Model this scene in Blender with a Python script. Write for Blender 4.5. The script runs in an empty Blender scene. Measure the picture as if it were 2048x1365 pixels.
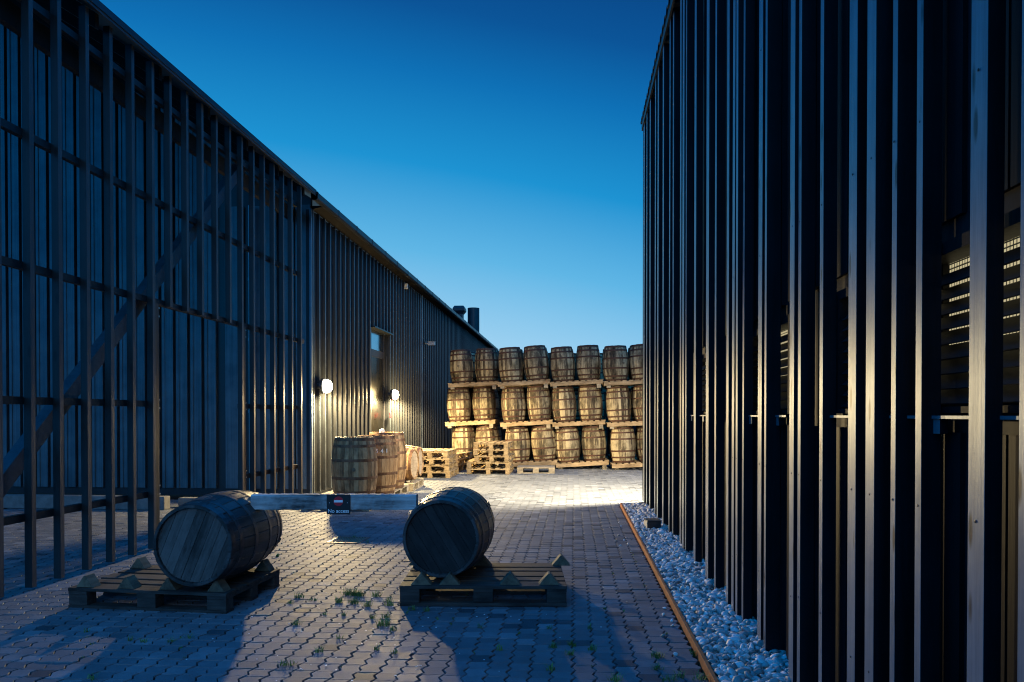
import bpy, math, random
from math import sin, cos, pi, radians as R
from mathutils import Vector, Matrix
random.seed(7)
sc = bpy.context.scene
col = sc.collection

# ------------------------------------------------------------------ camera
F = 1430.0; H = 1.37; YAW = math.atan(123/1430.0); PITCH = R(-0.57); SHIFT = 161.5
cam_d = bpy.data.cameras.new('camera'); cam = bpy.data.objects.new('camera', cam_d); col.objects.link(cam)
cam_d.sensor_width = 36; cam_d.lens = F/2048*36; cam_d.shift_y = SHIFT/2048
cam_d.clip_start = .05; cam_d.clip_end = 3000
cam.location = (0, 0, H); cam.rotation_euler = (pi/2+PITCH, 0, YAW)
sc.camera = cam
CR = (Matrix.Rotation(YAW, 3, 'Z') @ Matrix.Rotation(pi/2+PITCH, 3, 'X'))
def ray(px, py): return CR @ Vector(((px-1024)/F, (682.5-py+SHIFT)/F, -1))
def onz(px, py, z=0.0):
    r = ray(px, py); t = (z-H)/r.z; return Vector((r.x*t, r.y*t, z))
def onx(px, py, X):
    r = ray(px, py); t = X/r.x; return Vector((X, r.y*t, H+r.z*t))
def ony(px, py, Y):
    r = ray(px, py); t = Y/r.y; return Vector((r.x*t, Y, H+r.z*t))
def atd(px, d, z=0.0):              # at distance d along the camera's heading
    x = (px-1024)/F*d
    return Vector((x*cos(YAW)-d*sin(YAW), x*sin(YAW)+d*cos(YAW), z))

# ------------------------------------------------------------------ materials
def newmat(name):
    m = bpy.data.materials.new(name); m.use_nodes = True
    nt = m.node_tree; b = nt.nodes['Principled BSDF']; return m, nt, b
class NT:
    def __init__(s, nt): s.nt = nt
    def n(s, t, **kw):
        nd = s.nt.nodes.new(t)
        for k, v in kw.items(): setattr(nd, k, v)
        return nd
    def l(s, a, b): s.nt.links.new(a, b)
    def math(s, op, a, b=None, c=None):
        nd = s.n('ShaderNodeMath', operation=op)
        for i, v in enumerate((a, b, c)):
            if v is None: continue
            if isinstance(v, (int, float)): nd.inputs[i].default_value = v
            else: s.l(v, nd.inputs[i])
        return nd.outputs[0]
    def ramp(s, fac, stops):
        nd = s.n('ShaderNodeValToRGB'); cr = nd.color_ramp
        while len(cr.elements) < len(stops): cr.elements.new(.5)
        for e, (p, c) in zip(cr.elements, stops): e.position = p; e.color = (*c, 1)
        s.l(fac, nd.inputs[0]); return nd.outputs[0]
    def mix(s, fac, a, b, mode='MIX'):
        nd = s.n('ShaderNodeMix', data_type='RGBA', blend_type=mode)
        for i, v in ((0, fac), (6, a), (7, b)):
            if isinstance(v, (int, float)): nd.inputs[i].default_value = v
            elif isinstance(v, tuple): nd.inputs[i].default_value = (*v, 1)
            else: s.l(v, nd.inputs[i])
        return nd.outputs[2]
    def coords(s, scale=(1, 1, 1), kind='Object', rnd=True):
        tc = s.n('ShaderNodeTexCoord'); mp = s.n('ShaderNodeMapping'); mp.inputs['Scale'].default_value = scale
        s.l(tc.outputs[kind], mp.inputs[0])
        if not rnd: return mp.outputs[0]
        oi = s.n('ShaderNodeObjectInfo'); m = s.math('MULTIPLY', oi.outputs['Random'], 37.0)
        cb = s.n('ShaderNodeCombineXYZ'); [s.l(m, cb.inputs[i]) for i in range(3)]
        s.l(cb.outputs[0], mp.inputs[1]); return mp.outputs[0]
    def noise(s, vec, scale, detail=4, rough=.6):
        nd = s.n('ShaderNodeTexNoise'); nd.inputs['Scale'].default_value = scale
        nd.inputs['Detail'].default_value = detail; nd.inputs['Roughness'].default_value = rough
        s.l(vec, nd.inputs['Vector']); return nd.outputs['Fac']
    def bump(s, h, b, strength=.3, dist=.01):
        nd = s.n('ShaderNodeBump'); nd.inputs['Strength'].default_value = strength
        nd.inputs['Distance'].default_value = dist; s.l(h, nd.inputs['Height']); s.l(nd.outputs[0], b.inputs['Normal'])

def wood(name, dark, light, scale, rough=.75, spec=.3, bump=.3, knots=False, metal=0):
    """grain stretched along the axis with the small scale value"""
    m, nt, b = newmat(name); g = NT(nt)
    v = g.coords(scale); a = g.noise(v, 1.0, 7, .7)
    v2 = g.coords((2.5, 2.5, 2.5)); c = g.noise(v2, 1.0, 5)
    f = g.math('MULTIPLY_ADD', c, .5, g.math('MULTIPLY', a, .6))
    colr = g.ramp(f, [(.42, dark), (.67, light)])
    if knots:
        vo = g.n('ShaderNodeTexVoronoi'); vo.inputs['Scale'].default_value = 1.0
        g.l(g.coords((9, 14, 3.2)), vo.inputs['Vector'])
        k = g.ramp(vo.outputs['Distance'], [(.10, (0, 0, 0)), (.19, (1, 1, 1))])
        colr = g.mix(.85, colr, k, 'MULTIPLY')
    g.l(colr, b.inputs['Base Color'])
    b.inputs['Roughness'].default_value = rough; b.inputs['Specular IOR Level'].default_value = spec
    b.inputs['Metallic'].default_value = metal
    g.bump(a, b, bump, .006); return m

def paint(name, colr, rough=.5, spec=.5, metal=0, var=.35, sc_=6, bump=.08):
    m, nt, b = newmat(name); g = NT(nt)
    a = g.noise(g.coords((1, 1, 1)), sc_, 6, .65)
    d = tuple(x*(1-var) for x in colr); l = tuple(min(1, x*(1+var)) for x in colr)
    g.l(g.ramp(a, [(.3, d), (.7, l)]), b.inputs['Base Color'])
    rr = g.math('MULTIPLY_ADD', a, .25, rough-.12); g.l(rr, b.inputs['Roughness'])
    b.inputs['Specular IOR Level'].default_value = spec; b.inputs['Metallic'].default_value = metal
    g.bump(a, b, bump, .01); return m

def barrel_mat(name, dark, mid, light, N=30, spec=.25, rough=.75):
    m, nt, b = newmat(name); g = NT(nt)
    tc = g.n('ShaderNodeTexCoord'); sp = g.n('ShaderNodeSeparateXYZ'); g.l(tc.outputs['Object'], sp.inputs[0])
    ang = g.math('MULTIPLY', g.math('ARCTAN2', sp.outputs[1], sp.outputs[0]), N/(2*pi))
    idx = g.math('FLOOR', g.math('ADD', ang, 100.0))
    oi = g.n('ShaderNodeObjectInfo')
    wn = g.n('ShaderNodeTexWhiteNoise', noise_dimensions='2D'); cb = g.n('ShaderNodeCombineXYZ')
    g.l(idx, cb.inputs[0]); g.l(oi.outputs['Random'], cb.inputs[1]); g.l(cb.outputs[0], wn.inputs['Vector'])
    a = g.noise(g.coords((38, 38, 3.2)), 1.0, 6, .75)
    c = g.noise(g.coords((5, 5, 3.5)), 1.0, 5, .7)
    f = g.math('ADD', g.math('MULTIPLY', wn.outputs['Value'], .3), g.math('ADD', g.math('MULTIPLY', a, .7), g.math('MULTIPLY', c, .5)))
    f = g.math('MULTIPLY', f, .72)
    colr = g.ramp(f, [(.38, dark), (.49, mid), (.64, light)])
    st = g.ramp(g.noise(g.coords((3.2, 3.2, 2.2)), 1.0, 4, .65), [(.36, (.22, .22, .20)), (.52, (1, 1, 1))])
    colr = g.mix(.85, colr, st, 'MULTIPLY')
    g.l(colr, b.inputs['Base Color']); b.inputs['Roughness'].default_value = rough
    b.inputs['Specular IOR Level'].default_value = spec
    g.bump(a, b, .45, .006); return m

M = {}
M['fin_lit_edge'] = wood('fin_lit_edge_tone', (.13, .165, .20), (.25, .295, .33), (30, 30, 1.5), .36, .6, .25, knots=True, metal=.3)  # light on the yard-facing edges painted in as a paler, bluer tone
M['fin_side'] = wood('fin_shaded_side_tone', (.003, .0035, .005), (.009, .010, .013), (25, 25, 1.2), .5, .2, .25)  # same timber near black: shade on the fin sides painted in
M['dark_wall'] = paint('dark_wall_paint', (.010, .012, .015), .55, .3, var=.5)
M['cladding'] = paint('dark_metal_cladding', (.010, .012, .014), .45, .35, metal=0, sc_=2.5)
M['rib_edge'] = paint('cladding_rib_lit_edge', (.10, .13, .16), .35, .6, metal=.3, sc_=3)  # paler cladding copy, sky light on rib fronts painted in; trims too
M['panel'] = wood('end_wall_panel', (.05, .075, .09), (.125, .165, .18), (60, 60, .5), .40, .5, .12, metal=.2)
M['post'] = wood('screen_post_wood', (.006, .006, .006), (.018, .017, .016), (30, 30, 2), .55, .5, .3, knots=True)
M['post_lit_edge'] = wood('screen_post_lit_edge', (.03, .035, .04), (.06, .065, .07), (30, 30, 2), .5, .4, .3)  # lighter copy of the post wood, light on one face painted in
M['brace'] = wood('brace_paint', (.025, .03, .036), (.06, .065, .075), (20, 20, 20), .45, .5, .15)
M['soffit'] = paint('soffit_board', (.008, .007, .006), .8, .2, var=.7, sc_=3)
M['gutter'] = paint('gutter_zinc', (.02, .025, .03), .4, .5, metal=.4)
M['roof'] = paint('roof_sheet', (.04, .045, .05), .5, .4)
M['glass'] = paint('window_glass', (.42, .50, .56), .14, .9, metal=1, var=.03, bump=0)
M['straw'] = barrel_mat('weathered_cask_wood', (.010, .008, .005), (.085, .063, .036), (.38, .31, .185))
M['brown'] = barrel_mat('brown_cask_wood', (.10, .05, .02), (.30, .17, .07), (.48, .31, .15), spec=.4, rough=.6)
M['black'] = barrel_mat('dark_cask_wood', (.010, .009, .009), (.028, .025, .024), (.07, .063, .06), spec=.5, rough=.5)
def head_mat(name, dark, light, rough=.75, stain=.5):
    m, nt, b = newmat(name); g = NT(nt)
    tc = g.n('ShaderNodeTexCoord'); sp = g.n('ShaderNodeSeparateXYZ'); g.l(tc.outputs['Object'], sp.inputs[0])
    idx = g.math('FLOOR', g.math('MULTIPLY', g.math('ADD', sp.outputs[0], .263), 8/.526)); oi = g.n('ShaderNodeObjectInfo')
    wn = g.n('ShaderNodeTexWhiteNoise', noise_dimensions='2D'); cb = g.n('ShaderNodeCombineXYZ')
    g.l(idx, cb.inputs[0]); g.l(oi.outputs['Random'], cb.inputs[1]); g.l(cb.outputs[0], wn.inputs['Vector'])
    a = g.noise(g.coords((26, 2.6, 3)), 1.0, 7, .75); c = g.noise(g.coords((4, 4, 4)), 1.0, 6, .7); d = g.noise(g.coords((60, 12, 10)), 1.0, 3, .7)
    f = g.math('ADD', g.math('MULTIPLY', wn.outputs['Value'], .24), g.math('ADD', g.math('MULTIPLY', a, .6), g.math('ADD', g.math('MULTIPLY', c, stain), g.math('MULTIPLY', d, .25))))
    colr = g.ramp(g.math('MULTIPLY', f, .7), [(.36, dark), (.50, tuple((x+y)*.38 for x, y in zip(dark, light))), (.66, light)])
    g.l(colr, b.inputs['Base Color']); b.inputs['Roughness'].default_value = rough; b.inputs['Specular IOR Level'].default_value = .3
    g.bump(a, b, .5, .006); return m
M['head_dark'] = wood('dark_barrel_head', (.006, .006, .006), (.055, .05, .05), (3, 26, 3), .75, .3, .4)
M['head_grey'] = wood('grey_barrel_head', (.02, .018, .016), (.17, .155, .14), (26, 3, 3), .8, .3, .5)
M['head_dark'] = head_mat('dark_barrel_head', (.004, .004, .004), (.042, .038, .036))
M['head_grey'] = head_mat('grey_barrel_head', (.006, .006, .005), (.13, .12, .11))
M['head_light'] = wood('light_barrel_head', (.22, .16, .10), (.48, .38, .26), (3, 26, 3), .8, .3, .3)
M['hoop'] = paint('rusty_hoop', (.06, .027, .016), .65, .3, metal=.1, sc_=20, var=.5)
M['hoop_dark'] = paint('dark_hoop', (.07, .06, .06), .40, .6, metal=.6, sc_=20, var=.5)
M['hoop_brown'] = paint('brown_hoop', (.16, .085, .045), .5, .5, metal=.5, sc_=20, var=.4)
M['pallet'] = wood('fresh_pallet_wood', (.13, .085, .04), (.37, .27, .145), (4, 30, 30), .75, .3, .3)
M['pallet_old'] = wood('old_pallet_wood', (.012, .011, .010), (.065, .057, .05), (4, 30, 30), .75, .3, .4)
M['pallet_grey'] = wood('grey_pallet_wood', (.12, .10, .07), (.36, .30, .21), (4, 30, 30), .8, .3, .4)
M['bearer'] = wood('bearer_timber', (.14, .09, .045), (.40, .29, .165), (4, 22, 22), .8, .3, .3)
M['chock'] = wood('chock_wood', (.06, .05, .035), (.19, .155, .10), (30, 4, 30), .8, .3, .3)
M['beam'] = wood('weathered_beam', (.05, .05, .05), (.62, .61, .58), (1.7, 17, 17), .8, .3, .7)
M['rust'] = paint('corten_steel', (.30, .12, .05), .7, .3, metal=.2, sc_=14, var=.35)
M['stone'] = None
M['white'] = paint('white_paint', (.85, .85, .85), .5, .4, var=.03)
M['red'] = paint('red_enamel', (.62, .02, .03), .4, .4, var=.05)
M['signblack'] = paint('black_sign', (.014, .014, .016), .5, .4, var=.1)
M['blackplastic'] = paint('black_plastic', (.02, .02, .022), .4, .5, var=.2)
M['paleplastic'] = paint('pale_plastic', (.55, .52, .42), .5, .4, var=.1)
M['glass_low'] = paint('tinted_glass', (.09, .09, .085), .30, .9, metal=1, var=.05, bump=0)
M['steel'] = paint('galvanised_steel', (.45, .46, .48), .35, .5, metal=.8, var=.1)
M['concrete'] = paint('plinth_concrete', (.16, .16, .15), .85, .3, var=.3, sc_=8)
def emis(name, c, s):
    m, nt, b = newmat(name); b.inputs['Base Color'].default_value = (.8, .8, .8, 1)
    b.inputs['Emission Color'].default_value = (*c, 1); b.inputs['Emission Strength'].default_value = s; return m
M['lens'] = emis('lit_lamp_lens', (1, .90, .66), 9)
# insect mesh behind louvres, fine grid; room light put in as its own glow
m, nt, b = newmat('glowing_insect_mesh'); g = NT(nt)
v = g.coords((1, 1, 1), rnd=False); sp = g.n('ShaderNodeSeparateXYZ'); g.l(v, sp.inputs[0])
def gridline(o): return g.math('LESS_THAN', g.math('FRACT', g.math('MULTIPLY', o, 1/.016)), .28)
gl = g.math('MAXIMUM', gridline(sp.outputs[1]), gridline(sp.outputs[2]))
g.l(g.math('MULTIPLY', g.math('SUBTRACT', 1.0, gl), .55), b.inputs['Emission Strength'])
b.inputs['Emission Color'].default_value = (1, .86, .5, 1); b.inputs['Base Color'].default_value = (.02, .02, .02, 1)
M['mesh'] = m
# paving
m, nt, b = newmat('paver_concrete'); g = NT(nt)
at = g.n('ShaderNodeAttribute', attribute_name='tone')
v = g.coords((1, 1, 1), rnd=False)
n1 = g.math('ADD', g.math('MULTIPLY', g.noise(v, 2.6, 5, .6), .6), g.math('MULTIPLY', g.noise(v, .7, 4, .6), .45)); n2 = g.noise(v, 220, 3, .7); n3 = g.noise(v, 14, 6, .7)
f = g.math('ADD', g.math('MULTIPLY', at.outputs['Fac'], .13), g.math('ADD', g.math('MULTIPLY', n1, .48), g.math('ADD', g.math('MULTIPLY', n2, .22), g.math('MULTIPLY', n3, .22))))
c = g.ramp(f, [(.28, (.045, .050, .056)), (.56, (.135, .145, .155)), (.82, (.29, .30, .31))])
g.l(c, b.inputs['Base Color']); b.inputs['Specular IOR Level'].default_value = .28
g.l(g.math('MULTIPLY_ADD', n3, .3, .50), b.inputs['Roughness'])
g.bump(g.math('ADD', g.math('MULTIPLY', n2, .5), n3), b, .5, .004); M['paver'] = m
M['soil'] = paint('joint_soil', (.010, .009, .007), .95, .1, sc_=30)
m, nt, b = newmat('pebble'); g = NT(nt)
at = g.n('ShaderNodeAttribute', attribute_name='tone')
n1 = g.noise(g.coords((1, 1, 1), rnd=False), 60, 5)
f = g.math('ADD', g.math('MULTIPLY', at.outputs['Fac'], .75), g.math('MULTIPLY', n1, .25))
g.l(g.ramp(f, [(.05, (.10, .095, .09)), (.3, (.33, .31, .29)), (.6, (.55, .53, .50)), (.95, (.82, .80, .76))]), b.inputs['Base Color'])
b.inputs['Roughness'].default_value = .55; M['stone'] = m
m, nt, b = newmat('weed_green'); g = NT(nt)
n1 = g.noise(g.coords((1, 1, 1), rnd=False), 12, 3)
g.l(g.ramp(n1, [(.3, (.05, .12, .02)), (.7, (.17, .28, .06))]), b.inputs['Base Color']); b.inputs['Roughness'].default_value = .6
M['weed'] = m

# ------------------------------------------------------------------ mesh helpers
class MB:
    def __init__(s): s.v = []; s.f = []; s.mi = []
    def add(s, vs, fs, mi=0, mat=None):
        o = len(s.v)
        if mat is not None: vs = [mat @ Vector(p) for p in vs]
        s.v += [tuple(p) for p in vs]; s.f += [tuple(i+o for i in f) for f in fs]; s.mi += [mi]*len(fs)
    def box(s, x0, x1, y0, y1, z0, z1, mi=0, mat=None, faces=None):
        vs = [(x, y, z) for x in (x0, x1) for y in (y0, y1) for z in (z0, z1)]
        fs = [(0, 1, 3, 2), (4, 6, 7, 5), (0, 4, 5, 1), (2, 3, 7, 6), (0, 2, 6, 4), (1, 5, 7, 3)]  # -x +x -y +y -z +z
        o = len(s.v)
        s.add(vs, fs, mi, mat)
        if faces:                     # {face index: material index}
            for k, mm in faces.items(): s.mi[len(s.mi)-6+k] = mm
        return s
    def prism(s, prof, y0, y1, mi=0, mat=None):      # profile in x,z extruded along y
        n = len(prof); vs = [(x, y0, z) for x, z in prof]+[(x, y1, z) for x, z in prof]
        fs = [tuple(range(n)), tuple(range(2*n-1, n-1, -1))]+[(i, i+n, (i+1) % n+n, (i+1) % n) for i in range(n)]
        s.add(vs, fs, mi, mat); return s
    def lathe(s, prof, n=24, mi=0, mat=None, cap=True):   # profile (r,z)
        vs = []; fs = []
        for r, z in prof: vs += [(r*cos(2*pi*k/n), r*sin(2*pi*k/n), z) for k in range(n)]
        for j in range(len(prof)-1):
            for k in range(n): a = j*n+k; c = j*n+(k+1) % n; fs.append((a, c, c+n, a+n))
        if cap: fs.append(tuple(range(n-1, -1, -1))); fs.append(tuple(range((len(prof)-1)*n, len(prof)*n)))
        s.add(vs, fs, mi, mat); return s
    def tube(s, p, q, r, n=12, mi=0):
        p, q = Vector(p), Vector(q); d = q-p; rot = d.to_track_quat('Z', 'Y').to_matrix().to_4x4()
        s.lathe([(r, 0), (r, d.length)], n, mi, Matrix.Translation(p) @ rot); return s
    def build(s, name, mats, parent=None, bevel=0, smooth=False, loc=None):
        me = bpy.data.meshes.new(name); me.from_pydata(s.v, [], s.f)
        if not isinstance(mats, (list, tuple)): mats = [mats]
        for m_ in mats: me.materials.append(m_)
        me.polygons.foreach_set('material_index', s.mi)
        if smooth: me.polygons.foreach_set('use_smooth', [True]*len(s.f))
        me.update()
        import bmesh
        bm = bmesh.new(); bm.from_mesh(me); bmesh.ops.recalc_face_normals(bm, faces=bm.faces); bm.to_mesh(me); bm.free()
        o = bpy.data.objects.new(name, me); col.objects.link(o)
        if parent: o.parent = parent
        if loc is not None: o.location = loc
        if bevel:
            b_ = o.modifiers.new('bevel', 'BEVEL'); b_.width = bevel; b_.segments = 2; b_.limit_method = 'ANGLE'
        return o
def tag(o, label=None, cat=None, group=None, kind=None):
    if label: o['label'] = label
    if cat: o['category'] = cat
    if group: o['group'] = group
    if kind: o['kind'] = kind
    return o
def empty(name, loc=(0, 0, 0), rot=(0, 0, 0), label=None, cat=None, group=None):
    o = bpy.data.objects.new(name, None); o.empty_display_size = .1; col.objects.link(o)
    o.location = loc; o.rotation_euler = rot; return tag(o, label, cat, group)
def dup(root, loc, rot, label=None, group=None, mats=None):
    r = root.copy(); col.objects.link(r); r.location = loc; r.rotation_euler = rot
    for ch in [c for c in bpy.data.objects if c.parent == root]:
        c = ch.copy(); col.objects.link(c); c.parent = r
        for gch in [c2 for c2 in bpy.data.objects if c2.parent == ch]:
            d = gch.copy(); col.objects.link(d); d.parent = c
    if label: r['label'] = label
    if group: r['group'] = group
    return r

# ------------------------------------------------------------------ ground and paving
g_ = MB(); g_.add([(-400, -400, -.03), (400, -400, -.03), (400, 400, -.03), (-400, 400, -.03)], [(0, 1, 2, 3)])
tag(g_.build('ground', M['soil']), 'dark earth under and beyond the paved yard', 'ground', kind='structure')

KX = .70           # kerb line
YE = onz(1240, 1012).y   # end of the gravel bed / right building
PW, PL = .1145, .1090
def zig(t):        # longitudinal joint, one tooth per row
    return ((0, 0), (.22, .013), (.68, -.013))
ZT = [(0, 0.0), (.24, .0135), (.66, -.0135)]
WT = [(0, 0.0), (.25, -.0045), (.75, .0045)]
pv = []; pf = []; tone = []
def paver(i, j):
    x0, y0 = i*PW, j*PL; o = len(pv)
    out = []
    for t, w in WT: out.append((x0+t*PW, y0+w))                         # bottom edge, left to right
    for t, w in ZT: out.append((x0+PW+w, y0+t*PL))                       # right edge, up
    for t, w in [(1, 0), (.75, .0045), (.25, -.0045)]: out.append((x0+t*PW, y0+PL+w))
    for t, w in [(1, 0), (.66, -.0135), (.24, .0135)]: out.append((x0+w, y0+t*PL))
    cx, cy = x0+PW/2, y0+PL/2
    dz = random.gauss(0, .0012)+.006*sin(x0*1.3+2)*sin(y0*.9); tx, ty = random.gauss(0, .010), random.gauss(0, .010)
    jx = random.gauss(0, .0008)
    ext = 1-random.uniform(.055, .085)
    for (kx, ky, z) in ((ext, ext+.045, -.03), (ext, ext+.045, -.004), (ext-.045, ext+.005, 0)):
        for (x, y) in out:
            X, Y = cx+(x-cx)*kx+jx, cy+(y-cy)*ky
            pv.append((X, Y, z+dz+(X-cx)*tx+(Y-cy)*ty))
    n = len(out)
    for l_ in (0, 1):
        for k in range(n):
            a = o+l_*n+k; c = o+l_*n+(k+1) % n; pf.append((a, c, c+n, a+n))
    pf.append(tuple(range(o+2*n, o+3*n)))
    tn = random.random(); q_ = random.random()
    if q_ < .04: tn = -1.2
    elif q_ > .97: tn = 1.5
    tone.extend([tn]*(3*n))
imax = int(KX/PW)-0
drain_c = onz(698, 1080)
for j in range(int(2.3/PL), int(21/PL)):
    y = j*PL
    xmin = -8.2 if y < 11 else -4.6
    xm = KX-.02 if y < YE else 3.4
    for i in range(int(xmin/PW)-1, int(xm/PW)+1):
        if (i+1)*PW > xm+.01: continue
        if abs((i+.5)*PW-drain_c.x) < .19 and abs((j+.5)*PL-drain_c.y) < .19: continue
        if y < 4.4+0 and i*PW < -5.5: continue
        paver(i, j)
# cut stones filling the strip against the kerb
me = bpy.data.meshes.new('paving'); me.from_pydata(pv, [], pf); me.materials.append(M['paver'])
a_ = me.attributes.new('tone', 'FLOAT', 'POINT'); a_.data.foreach_set('value', tone); me.update()
pav = bpy.data.objects.new('paving', me); col.objects.link(pav)
tag(pav, 'grey wavy-edged concrete pavers covering the yard', 'paving', kind='structure')

# weeds (stuff)
wv = MB()
def tuft(p, n, h, spread):
    for _ in range(int(n*.8)):
        a = random.uniform(0, 2*pi); r = random.random()**.7*spread
        bx, by = p.x+cos(a)*r*.6, p.y+sin(a)*r*.35; hh = h*random.uniform(.3, 1.15); ln = random.uniform(.4, 1.5)*hh
        da = random.uniform(0, 2*pi); w = random.uniform(.0012, .0024)
        dx, dy = cos(da)*ln, sin(da)*ln; px_, py_ = -sin(da)*w, cos(da)*w
        wv.add([(bx-px_, by-py_, -.01), (bx+px_, by+py_, -.01), (bx+dx*.45+px_*.8, by+dy*.45+py_*.8, hh*.65),
                (bx+dx*.45-px_*.8, by+dy*.45-py_*.8, hh*.65), (bx+dx, by+dy, hh*.85)], [(0, 1, 2, 3), (3, 2, 4)])
T = [(698, 1190, 150, .05, .09), (712, 1192, 110, .05, .06), (722, 1193, 70, .045, .05), (753, 1194, 70, .05, .05), (678, 1206, 70, .045, .05),
     (707, 1207, 80, .045, .05), (735, 1214, 60, .045, .04), (776, 1204, 40, .04, .04), (777, 1211, 60, .04, .05), (598, 1197, 60, .04, .06),
     (580, 1209, 30, .03, .05), (625, 1203, 40, .03, .05), (766, 1251, 90, .05, .06), (786, 1262, 40, .035, .04), (773, 1236, 50, .04, .05), (745, 1237, 30, .03, .03),
     (593, 1250, 50, .035, .05), (577, 1331, 70, .035, .07), (640, 1305, 30, .03, .04), (790, 1307, 30, .03, .03), (555, 1115, 40, .05, .02), (688, 1232, 30, .03, .03), (752, 1300, 25, .03, .03),
     (680, 1278, 20, .025, .03), (650, 1230, 25, .025, .04), (825, 1220, 40, .03, .05), (853, 1222, 30, .03, .03), (708, 1075, 20, .03, .03), (735, 1085, 20, .03, .03),
     (340, 1285, 30, .03, .05), (378, 1277, 30, .03, .05), (260, 1283, 30, .03, .04), (290, 1285, 30, .03, .04), (180, 1360, 30, .03, .05), (174, 1266, 20, .03, .03),
     (1100, 1257, 25, .025, .03), (1105, 1295, 50, .03, .04), (1143, 1290, 60, .03, .04), (1103, 1340, 40, .03, .05), (1183, 1300, 50, .03, .04), (1140, 1310, 40, .03, .04),
     (1313, 1315, 80, .035, .06), (1388, 1310, 30, .035, .03), (1230, 1362, 60, .035, .05), (1315, 1340, 50, .03, .05), (1400, 1361, 50, .04, .06), (1340, 1362, 50, .03, .06),
     (1104, 1130, 25, .03, .03), (1180, 1257, 25, .03, .03), (960, 1255, 20, .03, .03), (1000, 1300, 25, .03, .03), (1360, 1355, 40, .03, .05)]
for (x, y, n, h, s_) in T: tuft(onz(x, y), n, h*1.15, s_*1.15)
for _ in range(60):       # moss and small weeds sitting in the joints
    j = random.randint(int(3.3/PL), int(7/PL)); i = random.randint(int(-3.5/PW), int(.6/PW))
    tuft(Vector((i*PW+random.uniform(-.01, .01), (j+random.random())*PL, 0)), random.randint(5, 14), .014, .02)
tag(wv.build('weeds', M['weed']), 'small green weeds and grass growing in the joints of the paving', 'grass', kind='stuff')
# litter chips
lc = MB()
for _ in range(130):
    p = onz(random.gauss(720, 190), random.uniform(1130, 1365)); s_ = random.uniform(.002, .005)
    lc.box(p.x-s_, p.x+s_, p.y-s_*.7, p.y+s_*.7, .004, .004+s_*.5)
tag(lc.build('grit', M['white']), 'white specks of grit scattered on the paving', 'grit', kind='stuff')

# drain
dr = empty('drain_grate', (drain_c.x, drain_c.y, 0), (0, 0, 0), 'square slotted metal drain cover set in the paving behind the barrier beam', 'drain')
b_ = MB()
for s1 in (-1, 1): b_.box(s1*.175-.012, s1*.175+.012, -.187, .187, -.03, .003)
for s1 in (-1, 1): b_.box(-.163, .163, s1*.175-.012, s1*.175+.012, -.03, .003)
b_.build('frame', M['hoop_dark'], dr)
b_ = MB()
for k in range(11): x = -.15+k*.03; b_.box(x-.008, x+.008, -.163, .163, -.02, .001)
b_.box(-.163, .163, -.006, .006, -.024, -.004); b_.build('grating', M['pallet_grey'], dr)

# ------------------------------------------------------------------ barrels
def barrel(name, L, rh, rb, wood_m, hoop_m, head_m, label, group=None, N=30, seed=0, hoops=(.028, .135, .36, .64, .865, .972), bung=True):
    rnd = random.Random(seed); root = empty(name, label=label, cat='barrel', group=group)
    rad = lambda t: rb-(rb-rh)*abs(2*t-1)**1.9
    nr = 17; eps = .07; vs = []; fs = []; per = 3*N
    off = [rnd.uniform(-.0012, .0015) for _ in range(N)]; endo = [rnd.uniform(-.003, .003) for _ in range(N)]
    def ring(t, dr_, z=None):
        for k in range(N):
            for q, (fr, dd) in enumerate(((0, -.0045), (eps, 0), (1-eps, 0))):
                a = 2*pi*(k+fr)/N; r = rad(t)+dd+off[k]+dr_
                zz = (t*L if z is None else z)+(endo[k] if t in (0, 1) else 0); vs.append((r*cos(a), r*sin(a), zz))
    ring(0, -.022, .03); ring(0, -.018)
    for q in range(nr): ring(q/(nr-1), 0)
    ring(1, -.018); ring(1, -.022, L-.03)
    for j in range(nr+3):
        for k in range(per): a = j*per+k; c = j*per+(k+1) % per; fs.append((a, c, c+per, a+per))
    b = MB(); b.add(vs, fs); b.build('staves', wood_m, root)
    for t in hoops:
        hw = (.024 if t in (hoops[0], hoops[-1]) else .020)/L
        t0, t1 = max(0.004, t-hw), min(.996, t+hw); n = 40; o = .003
        pr = [(rad(t0)-.004, t0*L), (rad(t0)+o, t0*L), (rad(t)+o+.0006, (t0+t1)/2*L), (rad(t1)+o, t1*L), (rad(t1)-.004, t1*L)]
        hb = MB(); hb.lathe(pr, n, cap=False)
        hb.box(rad(t)+o-.002, rad(t)+o+.004, -.02, .02, t0*L+.004, t1*L-.004); hb.build('hoop', hoop_m, root)
    for zc, up in ((.03, -1), (L-.03, 1)):
        hd = MB(); n = 8; rr = rh-.015     # head of planks: strips cut from a disc
        ed = [-rr+2*rr*k/n for k in range(n+1)]
        for k in range(n):
            x0, x1 = ed[k]+.0012, ed[k+1]-.0012; dz = rnd.uniform(-.0015, .0015)
            pts = []
            for q in range(7): x = x0+(x1-x0)*q/6; pts.append((x, math.sqrt(max(0, rr*rr-x*x))))
            pg = [(x, -y) for x, y in pts]+[(x, y) for x, y in reversed(pts)]
            m_ = len(pg); z1 = zc+up*.008+dz; z0 = zc-up*.008
            hd.add([(x, y, z0) for x, y in pg]+[(x, y, z1) for x, y in pg],
                   [tuple(range(m_)), tuple(range(2*m_-1, m_-1, -1))]+[(q, q+m_, (q+1) % m_+m_, (q+1) % m_) for q in range(m_)])
        hd.lathe([(rr-.002, zc-up*.009), (rr-.002, zc-up*.007)], 30)
        hd.build('barrel_head', head_m, root)
    if bung:
        bb = MB(); bb.tube((rb-.01, 0, L/2), (rb+.006, 0, L/2), .027, 14); bb.build('bung', M['chock'], root)
    return root
LAY = 'the barrel wall'
FARG = 'weathered barrels stacked three high on cask pallets'
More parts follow.
